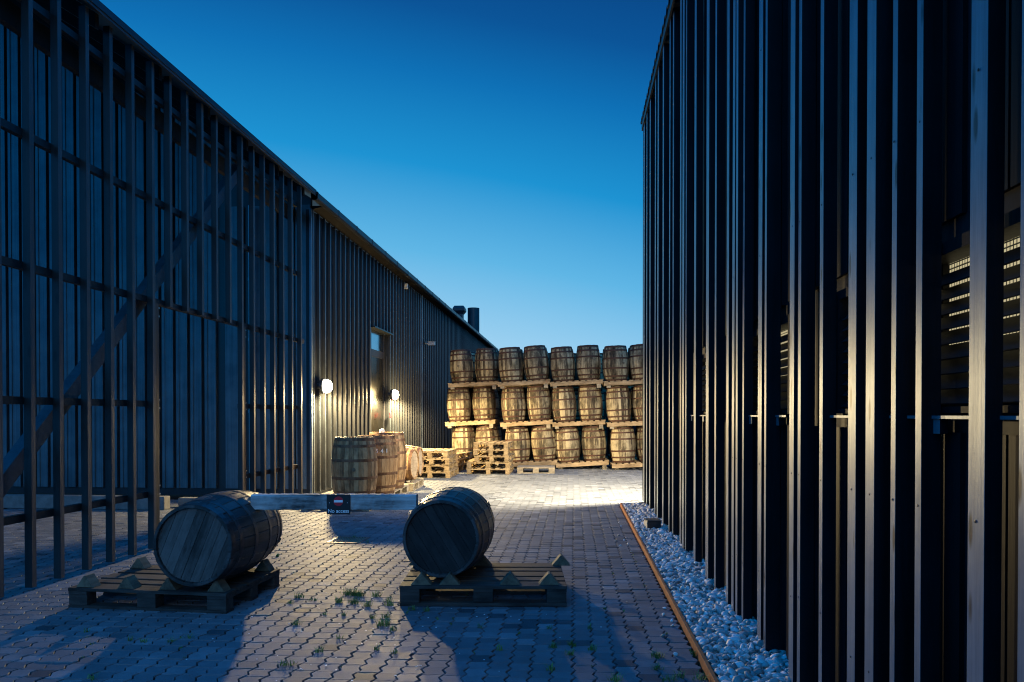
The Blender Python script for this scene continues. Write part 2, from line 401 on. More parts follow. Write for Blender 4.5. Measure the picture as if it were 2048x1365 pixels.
Lb, RH, RB = .88, .265, .325
proto = barrel('stacked_barrel', Lb, RH, RB, M['straw'], M['hoop'], M['head_light'], 'x', FARG, seed=1)
proto2 = barrel('stacked_barrel', Lb, RH-.005, RB-.012, M['straw'], M['hoop'], M['head_light'], 'x', FARG, seed=2,
                hoops=(.03, .15, .33, .67, .85, .97))
# cask pallet prototype: long axis x, 1.32 wide, 1.35 deep, origin bottom centre of the front edge
def cask_pallet():
    r = empty('cask_pallet', cat='pallet', group='long timber pallets between the barrel layers')
    for y in (.03, .62, 1.27):
        MB().box(-.66, .66, y-.03, y+.05, .012, .105).build('bearer', M['bearer'], r, bevel=.004)
    d = MB()
    for k in range(9): x = -.62+k*.155; d.box(x-.05, x+.05, 0.002, 1.33, .106, .124)
    d.build('deck', M['bearer'], r)
    return r
cp = cask_pallet()
ORD = ['first', 'second', 'third', 'fourth', 'fifth', 'sixth', 'seventh', 'eighth']
LN = ['bottom', 'middle', 'top']
# column: (left px of pallet at each level, width), base y px
cols = [dict(pal=[(902, 1000), (889, 992), (899, 994)], by=934, d=18.75), dict(pal=[(1011, 1114), (1002, 1104), (997, 1099)], by=937, d=18.0),
        dict(pal=[(1114, 1216), (1107, 1209), (1102, 1205)], by=939, d=17.9), dict(pal=[(1227, 1330), (1218, 1320), (1211, 1314)], by=943, d=17.6)]
used = {'b': 0, 'b2': 0, 'p': 0}
ROLL = R(-3.0)
for ci, c in enumerate(cols):
    d0 = c['d']; base = .065
    for lv in range(3):
        xl, xr = c['pal'][lv]; pxc = (xl+xr)/2
        o = atd(pxc, d0); z0 = base
        yaw = YAW*.3+random.uniform(-.02, .02); roll = ROLL+random.uniform(-.008, .008)
        rot = Matrix.Rotation(yaw, 4, 'Z') @ Matrix.Rotation(roll, 4, 'Y')
        e = rot.to_euler()
        loc = Vector((o.x, o.y, z0)); lab = 'pale timber cask pallet under the %s layer of barrels, %s stack from the left' % (LN[lv], ORD[ci])
        if not used['p']: pr = cp; used['p'] = 1; pr.location = loc; pr.rotation_euler = e; pr['label'] = lab
        else: pr = dup(cp, loc, e, lab)
        if lv == 0:
            for xx in (-.55, .55):
                for yy in (.04, 1.25):
                    w_ = loc+rot.to_3x3() @ Vector((xx, yy, 0)); MB().box(xx-.05, xx+.05, yy-.04, yy+.04, -w_.z+.0, .011).build('foot', M['pallet_grey'], pr)
        for row in range(2):
            for s1 in (-1, 1):
                li = ci*2+(0 if s1 < 0 else 1)
                lp = Vector((s1*.335+random.uniform(-.012, .012), .36+row*.67+random.uniform(-.02, .04), .126))
                if row == 1: lp.x += .05*random.uniform(-.2, 1)
                w_ = loc+rot.to_3x3() @ lp
                re = (Matrix.Rotation(yaw, 4, 'Z') @ Matrix.Rotation(roll+random.uniform(-.022, .022), 4, 'Y') @ Matrix.Rotation(random.uniform(-.012, .012), 4, 'X') @ Matrix.Rotation(random.uniform(0, 6.28), 4, 'Z')).to_euler()
                if row == 0: lab = 'weathered barrel, %s from the left in the %s layer of %s' % (ORD[li], LN[lv], LAY)
                else: lab = 'weathered barrel in the rear row, mostly hidden behind the front barrels'
                src, key = (proto, 'b') if random.random() < .6 else (proto2, 'b2')
                gp = FARG if row == 0 else 'rear row of stacked barrels'
                if not used[key]: used[key] = 1; src.location = w_; src.rotation_euler = re; src['label'] = lab; src['group'] = gp
                else: dup(src, w_, re, lab, gp)
        base += .126+Lb+.012
for ci in range(4):
    o = atd((960, 1062, 1160, 1262)[ci], 19.95+.0*ci); o.x += .12
    for lv in range(3):
        z0 = .07+lv*(.126+Lb+.012); dup(cp, (o.x, o.y, z0-.012), (0, 0, YAW*.3), 'timber cask pallet in the rear row, almost hidden behind the barrel wall', 'rear row of cask pallets')
        for s1 in (-1, 1):
            dup(proto if s1 > 0 else proto2, (o.x+s1*.335, o.y+.38, z0+.114), (random.uniform(-.01, .01), -.01, random.uniform(0, 6)), 'weathered barrel in the rear row, mostly hidden behind the front barrels', 'rear row of stacked barrels')

# standing group
def pl(px, d, z): return atd(px, d, z)
A = barrel('standing_barrel', .90, .275, .33, M['brown'], M['hoop_brown'], M['head_light'], 'brown upright barrel with a round bung on its side, nearest of the three upright', 'brown barrels on pallets beside the left building', seed=5)
A.location = pl(709, 10.35, .146); A.rotation_euler = (0, 0, R(-80)+YAW)
B = barrel('standing_barrel', .90, .275, .335, M['brown'], M['hoop_brown'], M['head_light'], 'brown upright barrel stencilled 541 in white, middle of the three upright barrels', 'brown barrels on pallets beside the left building', seed=6, bung=False)
B.location = pl(752, 11.15, .146)
C_ = barrel('standing_barrel', .93, .275, .335, M['brown'], M['hoop_brown'], M['head_light'], 'brown upright barrel with a white cap on top, farthest of the three upright barrels', 'brown barrels on pallets beside the left building', seed=7, bung=False)
C_.location = pl(773, 12.0, .146)
def text_mesh(txt, size, name, mat, parent, ext=.0006, align='CENTER', offset=0.0, space=1.0):
    cu = bpy.data.curves.new(name, 'FONT'); cu.body = txt; cu.size = size; cu.extrude = ext; cu.align_x = align; cu.align_y = 'CENTER'
    cu.offset = offset; cu.space_character = space
    t = bpy.data.objects.new('tmp', cu); col.objects.link(t); bpy.context.view_layer.update()
    me_ = bpy.data.meshes.new_from_object(t); bpy.data.objects.remove(t)
    me_.materials.clear(); me_.materials.append(mat)
    o = bpy.data.objects.new(name, me_); col.objects.link(o); o.parent = parent; return o
# stencilled digits on barrel B, each tangent to the staves
dirc = math.atan2(-B.location.y, -B.location.x)
for k, ch in enumerate('541'):
    a = dirc+R(16)+(k-1)*.245
    t = text_mesh(ch, .085, 'stencil_digit', M['white'], B, .0008, offset=.0015)
    z = .90*.745; r = .335-(.06)*abs(2*.745-1)**1.9+.004
    t.matrix_local = Matrix.Translation((r*cos(a), r*sin(a), z)) @ Matrix.Rotation(a+pi/2, 4, 'Z') @ Matrix.Rotation(pi/2, 4, 'X')
# lying pair
for k, (px, d, seed) in enumerate(((830, 13.0, 8), (842, 13.72, 9))):
    b = barrel('lying_barrel', .90, .27, .325, M['brown'], M['hoop_brown'], M['head_light'],
               ('brown barrel lying on its side with a pale head, nearer of the two', 'brown barrel lying on its side, farther of the two lying barrels')[k],
               'brown barrels on pallets beside the left building', seed=seed, bung=False)
    p = pl(px, d, .144+.325); ax = Matrix.Rotation(R(-4+5*k), 4, 'Z') @ Matrix.Rotation(R(90), 4, 'Y')
    dirx = ax.to_3x3() @ Vector((0, 0, 1)); b.rotation_euler = ax.to_euler(); b.location = p-dirx*.90

# euro pallet
def pallet(name, L, W, mat, label, group, loc, rotz, mat2=None, rot=None):
    r = empty(name, loc, (0, 0, rotz) if rot is None else rot, label, 'pallet', group); mat2 = mat2 or mat
    d = MB(); n = 5; ws = [.145, .10, .145, .10, .145]; gap = (W-sum(ws))/4; y = -W/2
    for w_ in ws: d.box(-L/2, L/2, y, y+w_, .122, .144); y += w_+gap
    d.build('deck', mat, r, bevel=.002)
    for xx in (-L/2+.0725, 0, L/2-.0725): MB().box(xx-.07, xx+.07, -W/2+.002, W/2-.002, .1, .1215).build('crosspiece', mat, r)
    for xx in (-L/2+.074, 0, L/2-.074):
        for yy in (-W/2+.052, 0, W/2-.052): MB().box(xx-.07, xx+.07, yy-.048, yy+.048, .0225, .0995).build('block', mat2, r, bevel=.003)
    for yy in (-W/2+.052, 0, W/2-.052): MB().box(-L/2+.001, L/2-.001, yy-.05, yy+.05, 0, .022).build('skid', mat, r)
    return r
GP = 'pallets under the brown barrels'
for k, (yc, lab) in enumerate(((10.5, 'worn pallet under the nearest upright brown barrels, behind the barrier beam'), (11.75, 'worn pallet under the farthest upright brown barrel'), (13.05, 'worn pallet under the two lying brown barrels'))):
    xr = onz(838, 1000).x
    pallet('barrel_pallet', 1.2, 1.0, M['pallet_grey'], lab, GP, (-3.38+.01*k, yc, 0), R(90+1.5*k))
# white cap on barrel C
cl = C_.location
b_ = MB(); b_.lathe([(.04, 0), (.045, .05), (.03, .075), (.012, .08)], 16)
tag(b_.build('plastic_cap', M['white'], loc=(cl.x-.05, cl.y-.1, .146+.93-.02)), 'small white plastic cap on top of the farthest upright brown barrel', 'cap')

# pallet piles
def pile(px, d, specs, group, what):
    base = atd(px, d); z = 0
    for k, (L, W, dx, dy, rz, mt) in enumerate(specs):
        pos = 'bottom' if k == 0 else ('top' if k == len(specs)-1 else ORD[k]+' from the bottom')
        pallet('wooden_pallet', L, W, M[mt], 'wooden pallet, %s of %s' % (pos, what), group, (base.x+dx, base.y+dy, z), rz); z += .146
pile(982, 17.0, [(1.2, 1.0, 0, .0, R(90), 'pallet'), (1.2, 1.0, -.01, .02, R(91), 'pallet'), (1.2, .8, .10, .0, R(88), 'pallet'),
                 (1.2, .8, .03, -.02, R(93), 'pallet'), (1.2, .8, .07, .03, R(89), 'pallet')],
     'yellow pallets in the tall pile before the barrel wall', 'the tall pile before the barrel wall')
pile(868, 16.0, [(1.2, .9, 0, .1, R(90), 'pallet'), (1.2, .9, -.03, .12, R(90), 'pallet'), (1.2, .8, .02, .06, R(92), 'pallet'), (1.2, .8, 0, .08, R(90), 'pallet')],
     'pale pallets in the low pile beside the lying barrels', 'the low pile beside the lying brown barrels')
pile(893, 17.5, [(1.2, .8, 0, .1, R(84), 'pallet'), (1.2, .8, 0.02, .1, R(84), 'pallet'), (1.2, .8, 0.05, .1, R(80), 'bearer')],
     'pallets half hidden behind the low pile', 'the half hidden pile behind the low pile')
fp = atd(1072, 16.95)
pallet('wooden_pallet', .88, .70, M['pallet_grey'], 'single grey pallet lying flat before the second stack of the barrel wall', None, (fp.x, fp.y, 0), YAW*.5)

# foreground barrels and pallets
pR = atd(971, 5.10+.4); rR = YAW-R(.4)
pallet('barrier_pallet', 1.2, .8, M['pallet_old'], 'old dark pallet under the right foreground barrel, with empty chocks on its right half', 'old pallets carrying the two foreground barrels', pR, rR)
mL = (atd(128.6, 5.06)+atd(456.6, 4.88))/2; rL = R(-3.1)
pL = mL+Vector((-sin(rL), cos(rL), 0))*.4
pallet('barrier_pallet', 1.2, .8, M['pallet_old'], 'old dark pallet under the left foreground barrel, beside the slatted screen', 'old pallets carrying the two foreground barrels', pL, rL)
def lying(px, py, d, yaw, seed, label, head):
    b = barrel('foreground_barrel', .88, .278, .322, M['black'], M['hoop_dark'], head, label, 'dark barrels lying on pallets as barrier ends', N=26, seed=seed, bung=False)
    ax = Matrix.Rotation(yaw, 4, 'Z') @ Matrix.Rotation(R(-90), 4, 'X') @ Matrix.Rotation(R(22 if seed == 3 else -32), 4, 'Z'); b.rotation_euler = ax.to_euler()
    p = atd(px, d, .148+.322); b.location = p; return b
lying(383, 1099, 4.90, R(.5), 3, 'dark barrel lying on the left pallet with a split grey plank in its head', M['head_grey'])
lying(881, 1082, 5.17, R(-.6), 4, 'dark barrel lying on the right pallet with a dark round head', M['head_dark'])
# chocks
def chock(p, rz, w, label, h=.082, L=.09):
    o = MB().prism([(-w/2, 0), (w/2, 0), (.006, h), (-.006, h)], -L/2, L/2).build('wooden_chock', M['chock'], bevel=.002, loc=(p.x, p.y, .1455))
    o.rotation_euler.z = rz; tag(o, label, 'chock', 'triangular chocks on the foreground pallets')
for px, d, lab in ((843, 5.17, 'left foot of the right foreground barrel at the front'), (900, 5.17, 'right foot of the right foreground barrel at the front'), (1020, 5.17, 'middle of the right pallet at its front edge'),
                   (1098, 5.17, 'front right corner of the right pallet'), (1122, 5.83, 'rear right corner of the right pallet'), (964, 5.83, 'rear edge of the right pallet just right of the barrel'), (835, 5.83, 'rear left corner of the right pallet behind the barrel')):
    chock(atd(px, d), rR, .15, 'triangular wooden chock at the '+lab)
for px, d, lab in ((176, 5.10, 'front left corner of the left pallet'), (258, 5.06, 'front edge of the left pallet, second from its left corner'), (341, 5.03, 'left foot of the left foreground barrel at the front'),
                   (437, 4.97, 'right foot of the left foreground barrel at the front'), (281, 5.72, 'rear edge of the left pallet, left of the barrel'), (528, 5.62, 'rear right corner of the left pallet')):
    chock(atd(px, d), rL, .13, 'triangular wooden chock at the '+lab)

# barrier beam and sign
bd = 5.35
bm = MB(); prf = []
zt = onz; zc = lambda y, d=bd: H-(y-830)*d/F
x0, x1 = (505-1024)/F*bd, (834-1024)/F*bd
import bmesh
n = 60; rn = random.Random(11)
for k in range(n+1):
    x = x0+(x1-x0)*k/n
for k in range(n):
    pass
vs = []; fs = []; ring = 10
yb0, yb1 = -.045, .055; z0_, z1_ = zc(1019.5), zc(989)
prof = [(yb0+.004, z0_), (yb0, z0_+.006), (yb0-.001, (z0_+z1_)/2), (yb0, z1_-.012), (yb0+.01, z1_-.001), (0, z1_), (yb1-.008, z1_-.002), (yb1, z1_-.01), (yb1, z0_+.006), (yb1-.005, z0_)]
for k in range(n+1):
    x = (x1-x0)*(k/n-.5)
    for (y, z) in prof: vs.append((x+rn.uniform(-.001, .001), y+rn.gauss(0, .0012), z-z0_+rn.gauss(0, .0015)))
for k in range(n):
    for q in range(ring): a = k*ring+q; c = k*ring+(q+1) % ring; fs.append((a, a+ring, c+ring, c))
fs.append(tuple(range(ring))); fs.append(tuple(range(n*ring+ring-1, n*ring-1, -1)))
bm.add(vs, fs); pc = atd((505+834)/2, bd, z0_)
beam = bm.build('barrier_beam', M['beam'], loc=pc); beam.rotation_euler.z = YAW-R(.2)
tag(beam, 'weathered grey timber beam spanning between the two foreground barrels', 'beam')
sx = (676.5-1024)/F*bd; sp_ = atd(676.5, bd-.055, 0)
sg = empty('access_sign', (sp_.x, sp_.y, zc(1008)), (pi/2, 0, YAW), 'black No access sign with a red no entry symbol screwed to the grey beam', 'sign')
sw, sh = 47/F*bd/2, 40/F*bd/2
MB().box(-sw, sw, -sh, sh, -.004, 0).build('sign_plate', M['signblack'], sg, bevel=.001)
d_ = MB().lathe([(.0355, .0004), (.0355, .0014)], 40, mat=Matrix.Translation((0, .024, 0))).build('red_disc', M['red'], sg)
MB().box(-.032, .032, .024-.0085, .024+.0085, .0018, .0026).build('white_bar', M['white'], sg)
t = text_mesh('No access', .038, 'lettering', M['white'], sg, .0004, offset=.0004); t.location = (0, -.049, .001)
for s1 in (-1, 1): MB().lathe([(.003, 0), (.003, .002), (.001, .0025)], 10, mat=Matrix.Translation((s1*.066, .012, 0))).build('screw', M['steel'], sg)

# ------------------------------------------------------------------ left: barn, screen
XW, XS = -4.38, -4.20
YW = onx(622, 800, XW).y            # building corner
SL = .63; ZE = 4.90                 # roof slope and eave height
barn = empty('timber_barn', (XW, YW, 0), (0, 0, 0), 'long black barn with ribbed cladding and a glass door, left of the yard', 'building')
inv = Matrix.Translation((-XW, -YW, 0))
def bp(mb, name, mat, **k):       # part of the barn, in world coordinates
    o = mb.build(name, mat, barn, **k); o.matrix_parent_inverse = inv @ Matrix.Identity(4); return o
# long wall with ribs, openings
def py(px, X=XW): return onx(px, 830, X).y
D0, D1 = py(743), py(777)
ztop = 4.80; YEND = 39.0; zdoor = 1.37+(830-655)/(1147-743)*abs(XW)
w = MB(); rb_ = .28
w.box(XW-.08, XW, YW, D0, 0, ztop); w.box(XW-.08, XW, D1, YEND, 0, ztop); w.box(XW-.08, XW, D0, D1, zdoor, ztop)
y = YW+.0; ribs = MB()
k = 0
while y < YEND:
    wd = .05; inside = D0-.01 < y+wd/2 < D1+.01
    z0 = zdoor+.02 if inside else .05
    # rib: trapezoid profile, front painted lighter for the light it catches
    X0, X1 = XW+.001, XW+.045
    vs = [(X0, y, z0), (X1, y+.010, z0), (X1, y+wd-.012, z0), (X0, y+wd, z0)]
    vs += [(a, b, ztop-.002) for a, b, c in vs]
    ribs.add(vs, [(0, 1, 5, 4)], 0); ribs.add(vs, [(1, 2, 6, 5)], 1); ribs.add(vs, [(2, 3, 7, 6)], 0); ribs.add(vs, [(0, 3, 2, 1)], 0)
    y += rb_; k += 1
bp(w, 'wall', M['cladding']); bp(ribs, 'cladding_ribs', [M['cladding'], M['rib_edge']])
tr = MB(); tr.box(XW+.001, XW+.05, py(842)-.03, py(842)+.03, .05, ztop-.003); bp(tr, 'joint_trim', M['rib_edge'])
# plain corner panels
cn = MB(); cn.box(XW+.0, XW+.035, YW-.06, YW-.003, .05, ztop); bp(cn, 'corner_trim', M['rib_edge'])
# door recess
XG = XW-.10
G0, G1 = D0-.15, py(766.5, XG)
dr_ = MB(); dr_.box(XG-.10, XG-.05, D0-.2, D1+.2, 0, zdoor+.1); bp(dr_, 'door_backing', M['blackplastic'])
fr = MB(); fr.box(XG-.049, XG+.012, G1, D1+.1, .02, zdoor)
zs_ = onx(755, 702, XG).z; zt0 = onx(745, 657, XG).z
fr.box(XG-.049, XG+.01, G0, G1-.001, zt0, zdoor); fr.box(XG-.049, XG+.01, G0, G1-.001, zs_-.16, zs_)
dd = bp(fr, 'glass_door', M['blackplastic'])
gd = MB(); gd.box(XG-.045, XG, G0, G1-.001, zs_+.001, zt0-.001); go = gd.build('pane', M['glass'], dd)
gd = MB(); gd.box(XG-.045, XG-.003, G0, G1-.001, .05, zs_-.161); go = gd.build('pane', M['glass_low'], dd)
hd = MB(); hy = G1+.25; hx = XG+.07; hd.tube((hx, hy, .98), (hx, hy, 1.42), .02, 10); hd.tube((XG, hy, 1.05), (hx, hy, 1.05), .008, 8); hd.tube((XG, hy, 1.37), (hx, hy, 1.37), .008, 8)
ho = hd.build('handle', M['steel'], dd)
lt = MB(); lt.box(XW+.0, XW+.09, D0-.02, D1+.12, zdoor+.0, zdoor+.03); bp(lt, 'lintel_flashing', M['gutter'])
# roof slab over everything
rf = MB(); XR = -11.5; YN = 2.0
def roofz(X): return ZE+SL*(-4.12-X)
rf.prism([(-4.12, ZE-.02), (XR, roofz(XR)-.02), (XR, roofz(XR)+.06), (-4.12, ZE+.05)], YN, YEND)
bp(rf, 'roof', M['roof'])
so = MB(); so.prism([(-4.205, ZE-.03), (-4.205, ZE-.05), (XW-.0, ZE-.09), (XW-.0, ZE-.03)], YW+.05, YEND-.02); bp(so, 'soffit', M['soffit'])
uf = MB()
y = YN+.1
while y < YW: uf.box(0, 1, y, y+.05, -.14, 0, mat=Matrix(((-7.2, 0, 0, -4.22), (0, 1, 0, 0), (7.2*SL, 0, 1, ZE-.03+SL*.1), (0, 0, 0, 1)))); y += .98
bp(uf, 'rafters', M['soffit'])
# gutter: half pipe along the eave with joints
gt = MB()
gy0 = py(630, -4.15); prof = [(-4.20, 4.955), (-4.20, 4.85), (-4.175, 4.825), (-4.12, 4.825), (-4.10, 4.85), (-4.095, 4.935), (-4.105, 4.95)]
gt.prism(prof, gy0, YEND)
y = gy0
while y < YEND: gt.prism([(x+(.006 if x > -4.13 else -.006), z-.004 if z < 4.85 else z+.004) for x, z in prof], y, y+.04); y += 1.05
bp(gt, 'gutter', M['gutter'])
fa = MB(); fa.box(-4.15, -4.11, YN, gy0-.01, 4.905, 4.97); bp(fa, 'fascia', M['gutter'])
# end wall inside the porch: vertical panels, height follows the roof
ew = MB(); pw = 31/F*YW/cos(YAW)*.998
x = XW-.02; k = 0
base_x = ony(346, 700, YW).x
back = MB(); back.prism([(XW-.01, 0), (XW-.01, roofz(XW)-.06), (XR, roofz(XR)-.06), (XR, 0)], YW+.06, YW+.12)
bp(back, 'end_wall', M['blackplastic'])
nL = int((base_x-XR)/pw); nR = int((XW-base_x)/pw)
edges = [base_x+i*pw for i in range(-nL, nR+1)]
smooth0 = ony(449, 700, YW).x; smooth1 = ony(486, 700, YW).x
for i, ex in enumerate(edges[:-1]):
    a, bb = ex+.052, ex+pw-.004
    if bb > smooth0-.02: continue
    for (q0, q1, yy) in ((a, a+.05, .0), (a+.05, bb-.03, .012), (bb-.03, bb, .0)):
        zt_ = roofz(q1)-.10
        ew.add([(q0, YW+.0+yy, .12), (q1-.001, YW+yy, .12), (q1-.001, YW+yy, zt_), (q0, YW+yy, roofz(q0)-.10),
                (q0, YW+.058, .12), (q1-.001, YW+.058, .12), (q1-.001, YW+.058, zt_), (q0, YW+.058, roofz(q0)-.10)],
               [(0, 1, 2, 3), (4, 7, 6, 5), (0, 3, 7, 4), (1, 5, 6, 2), (2, 6, 7, 3), (0, 4, 5, 1)])
for (pa, pb) in ((450, 486), (497, 520), (530, 553), (562, 588), (591, 621)):
    q0, q1 = ony(pa, 700, YW).x, min(ony(pb, 700, YW).x, XW-.005)
    ew.box(q0, q1, YW+.005, YW+.058, .12, 5.0-.12)
bp(ew, 'wall_panels', M['panel'])
pn = MB(); pn.box(-11.5, onz(340, 1018).x, onz(100, 1018).y, onz(100, 1018).y+.16, 0, .19)
po = tag(pn.build('timber_sill', M['concrete'], bevel=.01), 'low grey timber sill lying along the ground behind the slatted screen', 'sill')
pn2 = MB(); pn2.box(onz(345, 1018).x, XW-.2, onz(100, 1018).y+.3, onz(100, 1018).y+.44, 0, .14)
tag(pn2.build('timber_sill', M['concrete'], bevel=.01), 'low sill board at the foot of the end wall behind the left foreground barrel', 'sill')
dp = MB(); dpx = ony(495, 700, YW-.25).x; dp.tube((dpx, YW-.12, .05), (dpx, YW-.12, 4.85), .04, 14)
for z in (1.4, 2.6, 3.6): dp.tube((dpx, YW-.12, z), (dpx, YW-.12, z+.05), .047, 14)
bp(dp, 'downpipe', M['steel'])

# slatted screen
scn = empty('slatted_screen', (XS, 6.0, 0), (0, 0, 0), 'tall screen of dark vertical posts and rails with a diagonal brace along the left side', 'screen')
inv2 = Matrix.Translation((-XS, -6.0, 0))
def sp2(mb, name, mat, **k):
    o = mb.build(name, mat, scn, **k); o.matrix_parent_inverse = inv2.copy(); return o
right_edges = [4, 69.6, 126, 181, 228, 271, 310.7, 345.5, 378.5, 408.5, 437, 463.5, 487.3, 510.3, 531, 550.6, 569, 586, 604]
py_list = []
for k, rx in enumerate(right_edges): py_list.append(onx(rx, 600, XS).y)
step = (py_list[-1]-py_list[0])/(len(py_list)-1)
ys = [py_list[0]-step*j for j in range(8, 0, -1)]+py_list
for y in ys:
    px_ = None
    i = py_list.index(y) if y in py_list else -1
    lo = 2.50 if i in (7, 8, 9, 10, 11) else .02
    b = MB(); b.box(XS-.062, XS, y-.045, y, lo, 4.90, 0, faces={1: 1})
    sp2(b, 'post', [M['post'], M['post_lit_edge']])
yo0 = onx(322, 800, XS).y; yo1 = onx(492, 800, XS).y
b = MB(); b.box(XS-.10, XS-.02, yo0-.06, yo0, .02, 2.50); sp2(b, 'gate_post', M['post'])
b = MB(); b.box(XS-.10, XS-.02, yo1-.02, yo1+.04, .02, 2.50); sp2(b, 'gate_post', M['post'])
yS, yE2 = ys[0]-.1, py_list[-1]
for z, segs in ((4.62, [(yS, yE2)]), (3.56, [(yS, yE2)]), (2.53, [(yS, yE2+.25)]), (1.48, [(yS, yo0), (yo1, yE2)]), (.565, [(yS, yo0), (yo1, yE2)])):
    for a, c in segs:
        b = MB(); b.box(XS-.115, XS-.063, a, c, z-.03, z+.03); sp2(b, 'rail', M['post'])
for yy in (yo0+.005, yo1+.045):
    for z in (2.42, 1.48, .6):
        b = MB(); b.box(XS-.09, XS-.03, yy, yy+.03, z-.05, z-.035); b.box(XS-.09, XS-.03, yy, yy+.03, z+.035, z+.05); b.tube((XS-.06, yy+.02, z-.07), (XS-.06, yy+.02, z+.07), .01, 8)
        sp2(b, 'hinge', M['steel'])
pb0 = onx(10, 965, XS-.2); pb1 = onx(452, 372, XS-.2)
dv = (pb1-pb0); pb0 = pb0-dv*.25; pb0.z = max(pb0.z, .05); L_ = (pb1-pb0).length*1.10
b = MB(); ang = math.atan2(pb1.z-pb0.z, pb1.y-pb0.y)
b.box(-.05, .05, 0, L_, -.065, .065); o = sp2(b, 'brace', M['brace']); o.matrix_local = Matrix.Identity(4)
o.matrix_parent_inverse = inv2.copy(); o.location = pb0; o.rotation_euler = (ang, 0, 0)
b = MB(); b.box(-4.75, -4.68, YN, YW-.01, 4.62, 4.82); sp2(b, 'purlin', M['post'])

# vents on the barn roof
Yc = 36.0; xc_ = ony(947, 640, Yc).x
b = MB(); zt1 = ony(947, 617, Yc).z; b.lathe([(.30, 0), (.30, zt1-5.2), (.28, zt1-5.2), (.28, zt1-5.3)], 28)
ch = tag(b.build('vent_stack', M['gutter'], smooth=False, loc=(xc_, Yc, 5.2)), 'tall plain cylindrical vent stack at the far end of the barn roof', 'vent')
Yc = 31.5; xc_ = ony(919, 640, Yc).x; zt1 = ony(919, 613, Yc).z
b = MB(); h_ = zt1-5.1
b.box(-.17, .17, -.17, .17, 0, h_-.36)
for (a, c, z0, z1) in ((.17, .27, h_-.36, h_-.22), (.27, .27, h_-.22, h_-.12), (.27, .20, h_-.12, h_)):
    vs = [(sx_*a, sy_*a, z0) for sx_, sy_ in ((-1, -1), (1, -1), (1, 1), (-1, 1))]+[(sx_*c, sy_*c, z1) for sx_, sy_ in ((-1, -1), (1, -1), (1, 1), (-1, 1))]
    b.add(vs, [(0, 1, 5, 4), (1, 2, 6, 5), (2, 3, 7, 6), (3, 0, 4, 7), (0, 3, 2, 1), (4, 5, 6, 7)])
tag(b.build('vent_cowl', M['gutter'], loc=(xc_, Yc, 5.1)), 'square vent with a flared cowl on the barn roof, left of the cylindrical stack', 'vent')

# wall lamps
def wall_lamp(px, pyy, label, power):
    p = onx(px, pyy, XW+.16)
    MBR = MB(); r = empty('wall_lamp', (XW+.045, p.y, p.z), (0, 0, 0), label, 'lamp', 'round wall lamps on the barn')
    MB().lathe([(.05, 0), (.05, .06), (.13, .075), (.13, .11)], 28, mat=Matrix.Rotation(pi/2, 4, 'Y')).build('housing', M['blackplastic'], r)
    MB().lathe([(.105, .1105), (.118, .14), (.116, .18), (.10, .215), (.065, .24), (.02, .25), (.005, .2505)], 28, mat=Matrix.Rotation(pi/2, 4, 'Y')).build('lens', M['lens'], r, smooth=True)
    cg = MB(); cg.lathe([(.112, .108), (.135, .108), (.135, .125), (.112, .125)], 28, mat=Matrix.Rotation(pi/2, 4, 'Y'), cap=False)
    cg.build('guard_ring', M['blackplastic'], r)
    MB().tube((-.04, 0, .10), (-.04, 0, .9), .012, 8).build('conduit', M['blackplastic'], r)
    ld = bpy.data.lights.new('lamp_light', 'SPOT'); ld.energy = power; ld.spot_size = R(180); ld.spot_blend = .22; ld.color = (1, .75, .38); ld.shadow_soft_size = .07
    lo_ = bpy.data.objects.new('lamp_light', ld); col.objects.link(lo_); lo_.parent = r; lo_.location = (.33, 0, 0); lo_.rotation_euler = (0, R(-9), 0)
    l2 = bpy.data.lights.new('lamp_glow', 'POINT'); l2.energy = power*.07; l2.color = (1, .72, .32); l2.shadow_soft_size = .08
    lo2 = bpy.data.objects.new('lamp_glow', l2); col.objects.link(lo2); lo2.parent = r; lo2.location = (.34, 0, 0)
    return r
wall_lamp(648, 773, 'nearer of the two glowing round lamps on the ribbed barn wall', 1050)
wall_lamp(786, 790, 'farther glowing round lamp on the barn wall, beside the glass door', 1500)
# security camera
p = onx(850, 687, XW+.05); r = empty('security_camera', (XW+.045, p.y, p.z), (0, 0, 0), 'small grey security camera on the far part of the barn wall', 'camera')
MB().lathe([(.05, 0), (.05, .03)], 16, mat=Matrix.Rotation(pi/2, 4, 'Y')).build('mount', M['blackplastic'], r)
MB().tube((.03, 0, 0), (.16, 0, -.02), .018).build('arm', M['steel'], r)
b = MB(); b.box(.10, .30, -.05, .05, -.06, .04); b.box(.09, .33, -.058, .058, .041, .05); b.build('housing', M['steel'], r, bevel=.008)
p = onx(812, 573, XW+.06)
b = MB(); b.box(-.04, .06, -.04, .04, -.07, .07)
tag(b.build('wall_sensor', M['paleplastic'], loc=(XW+.05, p.y, p.z), bevel=.01), 'tiny white sensor just under the barn eave', 'sensor')
p = onx(778, 831, XW+.03)
b = MB(); b.box(0, .035, -.03, .03, -.06, .06)
tag(b.build('alarm_button', M['red'], loc=(XW+.047, p.y, p.z), bevel=.01), 'small red alarm box on the barn wall beside the glass door', 'alarm box')
# low water-like cable duct omitted

